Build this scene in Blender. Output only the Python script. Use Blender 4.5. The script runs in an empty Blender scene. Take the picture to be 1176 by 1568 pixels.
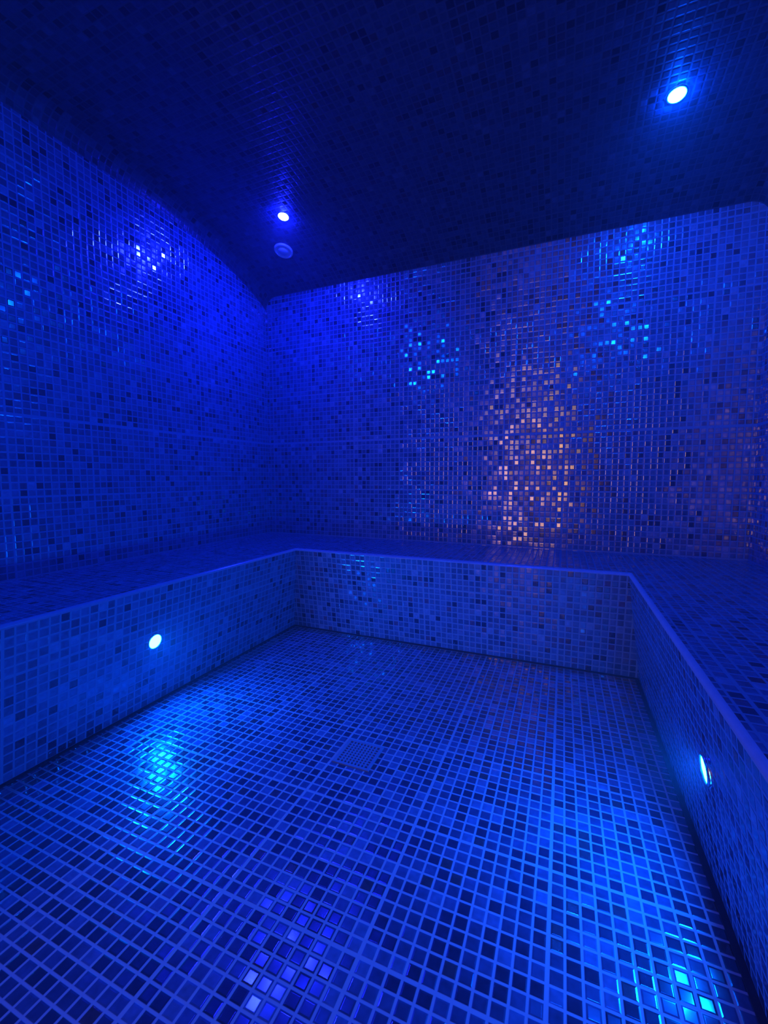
import bpy, bmesh, math
from mathutils import Vector, Matrix
# ------------------------------------------------------------------ layout (metres)
XL,XR=-1.858,0.785          # side walls
YB,YF=2.402,-0.40           # back / front wall
FL,FR,FB=-1.316,0.252,1.912 # bench front edges
HB=0.45; UC=0.06            # bench height, riser undercut
HS=2.016; APEX=2.225; YC=1.05
DX0,DX1,DH=-0.80,0.12,2.0   # doorway in the front wall
PITCH=0.0275
def zc(y):
    h=(YB-YF)/2; yc=(YB+YF)/2
    t=min(1,abs(y-yc)/h)
    return HS+(APEX-HS)*(1-t**3.2)**0.9 if t<1 else HS

# ------------------------------------------------------------------ materials
def nn(nt,t,**k):
    n=nt.nodes.new(t)
    for a,b in k.items(): setattr(n,a,b)
    return n
def math_n(nt,op,a,b=None,c=None):
    n=nn(nt,'ShaderNodeMath',operation=op)
    for i,v in enumerate((a,b,c)):
        if v is None: continue
        if isinstance(v,(int,float)): n.inputs[i].default_value=v
        else: nt.links.new(v,n.inputs[i])
    return n.outputs[0]
def vmath(nt,op,a,b=None,scale=None):
    n=nn(nt,'ShaderNodeVectorMath',operation=op)
    for i,v in enumerate((a,b)):
        if v is None: continue
        if isinstance(v,tuple): n.inputs[i].default_value=v
        else: nt.links.new(v,n.inputs[i])
    if scale is not None: n.inputs['Scale'].default_value=scale
    return n.outputs[0]
def tile_mat(name,stops,grout,gw=0.11,tilt=0.05,rough=0.12,bigline=False,groutrough=0.55,sheet=0.05,ior=2.0):
    m=bpy.data.materials.new(name); m.use_nodes=True; nt=m.node_tree; L=nt.links.new
    b=nt.nodes['Principled BSDF']
    uv=nn(nt,'ShaderNodeTexCoord').outputs['UV']
    s=vmath(nt,'SCALE',uv,scale=1/PITCH)
    cell=vmath(nt,'FLOOR',s); fr=vmath(nt,'FRACTION',s)
    sx=nn(nt,'ShaderNodeSeparateXYZ'); L(fr,sx.inputs[0])
    def edge(o):
        return math_n(nt,'MINIMUM',o,math_n(nt,'SUBTRACT',1.0,o))
    d=math_n(nt,'MINIMUM',edge(sx.outputs[0]),edge(sx.outputs[1]))
    # sheet joints every 11 tiles
    s2=vmath(nt,'FRACTION',vmath(nt,'SCALE',s,scale=1/11))
    sy=nn(nt,'ShaderNodeSeparateXYZ'); L(s2,sy.inputs[0])
    d2=math_n(nt,'MULTIPLY',math_n(nt,'MINIMUM',edge(sy.outputs[0]),edge(sy.outputs[1])),11.0)
    d=math_n(nt,'MINIMUM',d,math_n(nt,'SUBTRACT',d2,sheet))
    if bigline:
        su=nn(nt,'ShaderNodeSeparateXYZ'); L(uv,su.inputs[0])
        d3=math_n(nt,'DIVIDE',math_n(nt,'ABSOLUTE',su.outputs[1]),PITCH)
        d=math_n(nt,'MINIMUM',d,math_n(nt,'SUBTRACT',d3,0.14))
    mr=nn(nt,'ShaderNodeMapRange',interpolation_type='SMOOTHSTEP')
    L(d,mr.inputs['Value']); mr.inputs['From Min'].default_value=gw*0.6; mr.inputs['From Max'].default_value=gw*1.35
    mask=mr.outputs[0]
    wn=nn(nt,'ShaderNodeTexWhiteNoise',noise_dimensions='3D'); L(cell,wn.inputs['Vector'])
    rp=nn(nt,'ShaderNodeValToRGB'); L(wn.outputs['Value'],rp.inputs[0]); cr=rp.color_ramp; cr.interpolation='CONSTANT'
    cr.elements[0].position=0; cr.elements[0].color=(*stops[0][1],1); cr.elements[1].position=stops[1][0]; cr.elements[1].color=(*stops[1][1],1)
    for p,c in stops[2:]:
        e=cr.elements.new(p); e.color=(*c,1)
    # slow patchy variation (water film / steam marks)
    n2=nn(nt,'ShaderNodeTexNoise'); n2.inputs['Scale'].default_value=70; n2.inputs['Detail'].default_value=1; L(uv,n2.inputs['Vector'])
    mr2=nn(nt,'ShaderNodeMapRange'); L(n2.outputs[0],mr2.inputs[0]); mr2.inputs[3].default_value=.6; mr2.inputs[4].default_value=1.4
    tc=vmath(nt,'MULTIPLY',rp.outputs[0],mr2.outputs[0])
    mx=nn(nt,'ShaderNodeMix',data_type='RGBA'); L(mask,mx.inputs['Factor']); mx.inputs['A'].default_value=(*grout,1); L(tc,mx.inputs['B'])
    L(mx.outputs['Result'],b.inputs['Base Color'])
    r=nn(nt,'ShaderNodeMapRange'); L(mask,r.inputs[0]); r.inputs[3].default_value=groutrough; r.inputs[4].default_value=rough
    L(r.outputs[0],b.inputs['Roughness'])
    io=nn(nt,'ShaderNodeMapRange'); L(mask,io.inputs[0]); io.inputs[3].default_value=1.45; io.inputs[4].default_value=ior
    L(io.outputs[0],b.inputs['IOR'])
    # per tile tilt plus pillow edge
    geo=nn(nt,'ShaderNodeNewGeometry')
    t=vmath(nt,'SCALE',vmath(nt,'SUBTRACT',wn.outputs['Color'],(.5,.5,.5)),scale=tilt*2)
    tm=vmath(nt,'MULTIPLY',t,mask)
    nrm=vmath(nt,'NORMALIZE',vmath(nt,'ADD',geo.outputs['Normal'],tm))
    bp=nn(nt,'ShaderNodeBump'); bp.inputs['Strength'].default_value=.45; bp.inputs['Distance'].default_value=.0011
    mh=nn(nt,'ShaderNodeMapRange',interpolation_type='SMOOTHSTEP'); L(d,mh.inputs[0]); mh.inputs[1].default_value=gw*.5; mh.inputs[2].default_value=gw*2.4
    L(mh.outputs[0],bp.inputs['Height']); L(nrm,bp.inputs['Normal']); L(bp.outputs[0],b.inputs['Normal'])
    return m
def simple(name,col,rough=.5,metal=0,scale=60):
    m=bpy.data.materials.new(name); m.use_nodes=True; nt=m.node_tree; b=nt.nodes['Principled BSDF']
    no=nn(nt,'ShaderNodeTexNoise'); no.inputs['Scale'].default_value=scale
    nt.links.new(nn(nt,'ShaderNodeTexCoord').outputs['Object'],no.inputs['Vector'])
    mx=nn(nt,'ShaderNodeMix',data_type='RGBA'); nt.links.new(no.outputs[0],mx.inputs['Factor'])
    mx.inputs['A'].default_value=(*[c*.85 for c in col],1); mx.inputs['B'].default_value=(*[min(1,c*1.1) for c in col],1)
    nt.links.new(mx.outputs['Result'],b.inputs['Base Color'])
    b.inputs['Roughness'].default_value=rough; b.inputs['Metallic'].default_value=metal
    return m
def emit(name,col,s):
    m=bpy.data.materials.new(name); m.use_nodes=True; nt=m.node_tree; nt.nodes.clear()
    e=nn(nt,'ShaderNodeEmission'); e.inputs[0].default_value=(*col,1); e.inputs[1].default_value=s
    nt.links.new(e.outputs[0],nn(nt,'ShaderNodeOutputMaterial').inputs[0])
    m.cycles.emission_sampling='FRONT'
    return m
W_ST=[(0,(.015,.035,.08)),(.08,(.04,.10,.19)),(.36,(.055,.14,.26)),(.72,(.075,.18,.33)),(.92,(.09,.08,.15)),(.972,(.14,.26,.42))]
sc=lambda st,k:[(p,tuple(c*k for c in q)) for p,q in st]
M_wall=tile_mat("mosaic_wall",W_ST,(.11,.25,.42),gw=.08,bigline=True,ior=2.4,tilt=.062)
M_floor=tile_mat("mosaic_floor",[(0,(.010,.025,.06)),(.3,(.022,.05,.11)),(.6,(.035,.075,.16)),(.84,(.06,.12,.23)),(.95,(.04,.035,.05))],(.25,.30,.36),gw=.085,tilt=.05,rough=.15,ior=1.9)
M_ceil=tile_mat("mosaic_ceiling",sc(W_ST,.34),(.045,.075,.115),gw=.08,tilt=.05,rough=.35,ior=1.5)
M_riser=tile_mat("mosaic_riser",W_ST,(.14,.27,.41),gw=.085,tilt=.06,ior=2.1)
M_seat=tile_mat("mosaic_seat",sc(W_ST,.75),(.09,.17,.27),gw=.085,tilt=.05,ior=1.7,rough=.2)
M_trim=simple("edge_grout",(.20,.30,.44),.14)
M_steel=simple("brushed_steel",(.6,.6,.62),.25,1)
M_grate=simple("drain_plastic",(.13,.19,.27),.4)
M_dark=simple("drain_dark",(.04,.06,.10),.6)
M_base_shade=simple("painted_base_shade",(.015,.02,.035),.5)
S=1450
M_cyan=emit("lens_cyan",(.0006,.072,1.0),S*1.35)
M_cyan_b=emit("lens_cyan_bright",(.0004,.11,1.0),S*1.4)
M_viol=emit("lens_violet",(.007,.014,1.0),S*2.4)
M_warm=emit("warm_lamp",(1,.48,.28),8)
M_warm_glow=emit("added_warm_glow",(1,.60,.50),1.8)  # weak glow added above the corridor lamp
M_plaster=simple("corridor_plaster",(.20,.14,.11),.8)

# ------------------------------------------------------------------ mesh helpers
def mesh_obj(name,faces,mats,parent=None,smooth=False):
    bm=bmesh.new(); uvl=bm.loops.layers.uv.new("UVMap"); cache={}
    def v(p):
        k=tuple(round(c,5) for c in p)
        if k not in cache: cache[k]=bm.verts.new(p)
        return cache[k]
    for vs,uvs,mi in faces:
        try: f=bm.faces.new([v(p) for p in vs])
        except ValueError: continue
        f.material_index=mi; f.smooth=smooth
        if uvs:
            for l,u in zip(f.loops,uvs): l[uvl].uv=u
    me=bpy.data.meshes.new(name); bm.to_mesh(me); bm.free()
    for m in mats: me.materials.append(m)
    o=bpy.data.objects.new(name,me); bpy.context.collection.objects.link(o)
    if parent: o.parent=parent
    return o
def box_faces(a,b,mi=0):
    x0,y0,z0=a;x1,y1,z1=b
    P=[(x0,y0,z0),(x1,y0,z0),(x1,y1,z0),(x0,y1,z0),(x0,y0,z1),(x1,y0,z1),(x1,y1,z1),(x0,y1,z1)]
    return [([P[i] for i in f],None,mi) for f in ((0,3,2,1),(4,5,6,7),(0,1,5,4),(1,2,6,5),(2,3,7,6),(3,0,4,7))]
# ------------------------------------------------------------------ shell
def quad(vs,fn,mi=0): return (vs,[fn(p) for p in vs],mi)
J=1.06; RC=.08  # joint height, cove radius along side walls
mesh_obj("floor",[quad([(XL,YF,0),(XR,YF,0),(XR,YB,0),(XL,YB,0)],lambda p:(p[0],p[1]))],[M_floor])
mesh_obj("wall_back",[quad([(XL,YB,0),(XR,YB,0),(XR,YB,HS),(XL,YB,HS)],lambda p:(p[0],p[2]-J))],[M_wall])
N=48; ys=[YF+(YB-YF)*0.5*(1-math.cos(math.pi*i/N)) for i in range(N+1)]
for nm,X in (("wall_left",XL),("wall_right",XR)):
    fs=[]
    for a,b in zip(ys,ys[1:]):
        vs=[(X,a,0),(X,b,0),(X,b,zc(b)-RC),(X,a,zc(a)-RC)]
        if X==XR: vs=vs[::-1]
        fs.append(quad(vs,lambda p:(p[1],p[2]-J)))
    mesh_obj(nm,fs,[M_wall])
# ceiling section across x: cove - flat - cove
sec=[(XL+RC-RC*math.cos(k/8*math.pi/2), -RC+RC*math.sin(k/8*math.pi/2)) for k in range(9)]
sec+=[(XR-RC+RC*math.sin(k/8*math.pi/2), -RC+RC*math.cos(k/8*math.pi/2)) for k in range(9)]
us=[0]
for (xa,za),(xb,zb) in zip(sec,sec[1:]): us.append(us[-1]+math.hypot(xb-xa,zb-za))
fs=[];s=0
for a,b in zip(ys,ys[1:]):
    ds=math.hypot(b-a,zc(b)-zc(a))
    for k in range(len(sec)-1):
        (xa,za),(xb,zb)=sec[k],sec[k+1]
        fs.append(([(xa,a,zc(a)+za),(xa,b,zc(b)+za),(xb,b,zc(b)+zb),(xb,a,zc(a)+zb)],[(us[k],s),(us[k],s+ds),(us[k+1],s+ds),(us[k+1],s)],0))
    s+=ds
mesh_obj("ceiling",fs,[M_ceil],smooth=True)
T=.1
uvf=lambda p:(p[0]+p[1],p[2]-J)
fr=[quad([(XR,YF,0),(DX1,YF,0),(DX1,YF,HS),(XR,YF,HS)],uvf),quad([(DX0,YF,0),(XL,YF,0),(XL,YF,HS),(DX0,YF,HS)],uvf)]
fr+= [quad([(DX1,YF,DH),(DX0,YF,DH),(DX0,YF,HS),(DX1,YF,HS)],uvf)]
fr+= [quad([(DX0,YF,0),(DX0,YF,DH),(DX0,YF-T,DH),(DX0,YF-T,0)],uvf),quad([(DX1,YF,DH),(DX1,YF,0),(DX1,YF-T,0),(DX1,YF-T,DH)],uvf),
      quad([(DX0,YF,DH),(DX1,YF,DH),(DX1,YF-T,DH),(DX0,YF-T,DH)],lambda p:(p[0],p[1]))]
mesh_obj("wall_front",fr,[M_wall])
# corridor beyond the door
CY=-2.2; CX0,CX1=-1.9,.8
mesh_obj("floor_corridor",box_faces((CX0,CY,-.05),(CX1,YF-T,0)),[M_plaster])
mesh_obj("wall_corridor",box_faces((CX0,CY-.05,0),(CX1,CY,2.3))+box_faces((CX0-.05,CY,0),(CX0,YF-T,2.3))+box_faces((CX1,CY,0),(CX1+.05,YF-T,2.3))
  +box_faces((CX0,YF-T-.004,0),(DX0,YF-T,2.3))+box_faces((DX1,YF-T-.004,0),(CX1,YF-T,2.3))+box_faces((DX0,YF-T-.004,DH),(DX1,YF-T,2.3)),[M_plaster])
mesh_obj("ceiling_corridor",box_faces((CX0,CY,2.3),(CX1,YF-T,2.35)),[M_plaster])
de=bpy.data.objects.new("door_1",None); bpy.context.collection.objects.link(de)
yf=YF-.06
mesh_obj("door_frame",box_faces((DX0,yf-.02,0),(DX0+.04,yf+.02,DH))+box_faces((DX1-.04,yf-.02,0),(DX1,yf+.02,DH))+box_faces((DX0+.04,yf-.02,DH-.04),(DX1-.04,yf+.02,DH)),[M_steel],de)
# ------------------------------------------------------------------ bench (U shape)
e=.012
L0,R0,B0=FL-UC,FR+UC,FB+UC
def b_faces():
    fs=[]
    top=lambda p:(p[0],p[1])
    fs.append(quad([(XL,YF,HB),(FL-e,YF,HB),(FL-e,FB+e,HB),(XL,FB+e,HB)],top,0))
    fs.append(quad([(XL,FB+e,HB),(XR,FB+e,HB),(XR,YB,HB),(XL,YB,HB)],top,0))
    fs.append(quad([(FR+e,YF,HB),(XR,YF,HB),(XR,FB+e,HB),(FR+e,FB+e,HB)],top,0))
    ry=lambda p:(p[1],p[2]); rx=lambda p:(p[0],p[2])
    h=HB-e
    fs.append(quad([(L0,YF,0),(L0,B0,0),(FL,FB,h),(FL,YF,h)][::-1],ry,1))
    fs.append(quad([(R0,YF,0),(R0,B0,0),(FR,FB,h),(FR,YF,h)],ry,1))
    fs.append(quad([(L0,B0,0),(R0,B0,0),(FR,FB,h),(FL,FB,h)],rx,1))
    return fs
be=bpy.data.objects.new("tiled_steam_room_bench",None); bpy.context.collection.objects.link(be)
mesh_obj("seat_and_riser",b_faces(),[M_seat,M_riser],be)
def edge_trim():
    fs=[]
    pr=[(e-e*math.sin(i/6*math.pi/2), -(e-e*math.cos(i/6*math.pi/2))) for i in range(7)]
    for (i0,z0),(i1,z1) in zip(pr,pr[1:]):
        def P(ins,z): return [(FL-ins,YF,HB+z),(FL-ins,FB+ins,HB+z),(FR+ins,FB+ins,HB+z),(FR+ins,YF,HB+z)]
        A=P(i0,z0);B=P(i1,z1)
        for k in range(3): fs.append(([A[k],A[k+1],B[k+1],B[k]],None,0))
    return fs
mesh_obj("edge_trim",edge_trim(),[M_trim],be,smooth=True)
# dark strip painting in the shadow where riser meets floor
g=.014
mesh_obj("base_shade_strip",box_faces((L0,YF,.0),(L0+g,B0,.003))+box_faces((R0-g,YF,0),(R0,B0,.003))+box_faces((L0+g,B0-g,0),(R0-g,B0,.003)),[M_base_shade],be)
# ------------------------------------------------------------------ lamps
def lamp(name,loc,nrm,mat,R=.026,dome=.007):
    em=bpy.data.objects.new(name,None); bpy.context.collection.objects.link(em)
    q=Vector(nrm).to_track_quat('Z','Y'); em.matrix_world=Matrix.Translation(loc)@q.to_matrix().to_4x4()
    def rev(nm,prof,m,S):
        fs=[]
        for (r0,z0),(r1,z1) in zip(prof,prof[1:]):
            for k in range(S):
                a,b=2*math.pi*k/S,2*math.pi*(k+1)/S
                vs=[(r0*math.cos(a),r0*math.sin(a),z0),(r0*math.cos(b),r0*math.sin(b),z0),(r1*math.cos(b),r1*math.sin(b),z1),(r1*math.cos(a),r1*math.sin(a),z1)]
                if r1==0: vs=vs[:3]
                fs.append((vs,None,0))
        return mesh_obj(nm,fs,[m],em,smooth=True)
    bz=.003 if dome>.001 else .0045
    rev("bezel",[(R*1.22,0),(R*1.2,bz*.8),(R*1.1,bz),(R*1.0,bz),(R*.98,.001)],M_steel,32)
    rev("lens",[(R*.99,.0015),(R*.8,.0015+dome*.7),(0,.0015+dome)],mat,16)
    return em
def ceil_n(y):
    d=(zc(y+.01)-zc(y-.01))/.02
    return Vector((0,d,-1)).normalized()
def on_c(x,y): return (x,y,zc(y)-.001)
lamp("ceiling_spotlight",on_c(-1.37,1.93),ceil_n(1.93),M_viol)
lamp("ceiling_spotlight.001",on_c(.332,1.895),ceil_n(1.895),M_cyan,.028,.009)
lamp("ceiling_spotlight.002",on_c(-1.40,.10),ceil_n(.10),M_cyan)
lamp("ceiling_spotlight.003",on_c(.42,.10),ceil_n(.10),M_cyan)
def bl(nm,sx,y,z):
    ins=UC*(HB-z)/HB
    X=(FL-ins+.001) if sx>0 else (FR+ins-.001)
    lamp(nm,(X,y,z),(sx,0,-UC/HB),M_cyan_b,.025,.0005)
bl("bench_spotlight",1,1.06,.24)
bl("bench_spotlight.001",-1,.985,.25)
ve=bpy.data.objects.new("ceiling_vent_cover",None); bpy.context.collection.objects.link(ve)
q=ceil_n(2.13).to_track_quat('Z','Y'); ve.matrix_world=Matrix.Translation(on_c(-1.515,2.13))@q.to_matrix().to_4x4()
fs=[];SG=40
prof=[(.054,0),(.053,.006),(.048,.009),(.042,.008),(.040,.005),(.030,.005),(.028,.009),(0,.010)]
for (r0,z0),(r1,z1) in zip(prof,prof[1:]):
    for k in range(SG):
        a,b=2*math.pi*k/SG,2*math.pi*(k+1)/SG
        vs=[(r0*math.cos(a),r0*math.sin(a),z0),(r0*math.cos(b),r0*math.sin(b),z0),(r1*math.cos(b),r1*math.sin(b),z1),(r1*math.cos(a),r1*math.sin(a),z1)]
        fs.append((vs[:3] if r1==0 else vs,None,0))
mesh_obj("disc",fs,[simple("vent_white",(.8,.8,.8),.4)],ve,smooth=True)
# ------------------------------------------------------------------ drain
dr=bpy.data.objects.new("floor_drain",None); bpy.context.collection.objects.link(dr)
dx,dy,h=-.54,1.09,.058
fs=box_faces((dx-h,dy-h,0),(dx+h,dy-h+.009,.004))+box_faces((dx-h,dy+h-.009,0),(dx+h,dy+h,.004))+box_faces((dx-h,dy-h+.009,0),(dx-h+.009,dy+h-.009,.004))+box_faces((dx+h-.009,dy-h+.009,0),(dx+h,dy+h-.009,.004))
n=9;st=(2*h-.018)/n
for i in range(1,n):
    x=dx-h+.009+i*st
    fs+=box_faces((x-.0025,dy-h+.009,.001),(x+.0025,dy+h-.009,.0035))
    y=dy-h+.009+i*st
    fs+=box_faces((dx-h+.009,y-.0025,.001),(dx+h-.009,y+.0025,.003))
mesh_obj("grate",fs,[M_grate],dr)
mesh_obj("sump",box_faces((dx-h+.009,dy-h+.009,.0002),(dx+h-.009,dy+h-.009,.0008)),[M_dark],dr)
# ------------------------------------------------------------------ corridor lamp (warm)
ce=bpy.data.objects.new("corridor_floor_lamp",None); bpy.context.collection.objects.link(ce)
def cyl(nm,cx,cy,r,z0,z1,m,par,S=12):
    fs=[]
    for k in range(S):
        a,b=2*math.pi*k/S,2*math.pi*(k+1)/S
        A=(cx+r*math.cos(a),cy+r*math.sin(a));B=(cx+r*math.cos(b),cy+r*math.sin(b))
        fs.append(([(*A,z0),(*B,z0),(*B,z1),(*A,z1)],None,0)); fs.append(([(*A,z1),(*B,z1),(cx,cy,z1)],None,0)); fs.append(([(*B,z0),(*A,z0),(cx,cy,z0)],None,0))
    mesh_obj(nm,fs,[m],par)
cyl("base",-.46,-1.7,.14,0,.02,M_steel,ce); cyl("stem",-.46,-1.7,.012,.02,.2,M_steel,ce); cyl("shade",-.46,-1.7,.09,.2,1.35,M_warm,ce); cyl("added_upper_glow",-.46,-1.7,.22,1.36,2.15,M_warm_glow,ce)  # upper cylinder is an added glow, extends the warm reflection on the back wall
# ------------------------------------------------------------------ steam filling the room
sm=bpy.data.materials.new("steam"); sm.use_nodes=True; nt=sm.node_tree; nt.nodes.clear()
vo=nn(nt,'ShaderNodeVolumeScatter'); vo.inputs['Density'].default_value=.028; vo.inputs['Anisotropy'].default_value=.3
nt.links.new(vo.outputs[0],nn(nt,'ShaderNodeOutputMaterial').inputs['Volume'])
mesh_obj("steam",box_faces((XL+.002,YF+.002,.006),(XR-.002,YB-.002,2.24)),[sm])
# ------------------------------------------------------------------ world, camera
w=bpy.data.worlds.new("World"); bpy.context.scene.world=w; w.use_nodes=True
w.node_tree.nodes['Background'].inputs[0].default_value=(0,0,0,1)
yaw,pitch,roll=.397,.079,-.001
f=Vector((-math.sin(yaw)*math.cos(pitch),math.cos(yaw)*math.cos(pitch),-math.sin(pitch)))
r=f.cross(Vector((0,0,1))).normalized();u=r.cross(f)
r2=math.cos(roll)*r+math.sin(roll)*u;u2=-math.sin(roll)*r+math.cos(roll)*u
cd=bpy.data.cameras.new("camera");cam=bpy.data.objects.new("camera",cd);bpy.context.collection.objects.link(cam)
cam.matrix_world=Matrix.Translation((0,0,.826))@Matrix((r2,u2,-f)).transposed().to_4x4()
cd.sensor_fit='HORIZONTAL';cd.sensor_width=36;cd.lens=36*652.186/1176;cd.clip_start=.01
bpy.context.scene.camera=cam
vs=bpy.context.scene.view_settings; vs.view_transform='Standard'; vs.look='None'
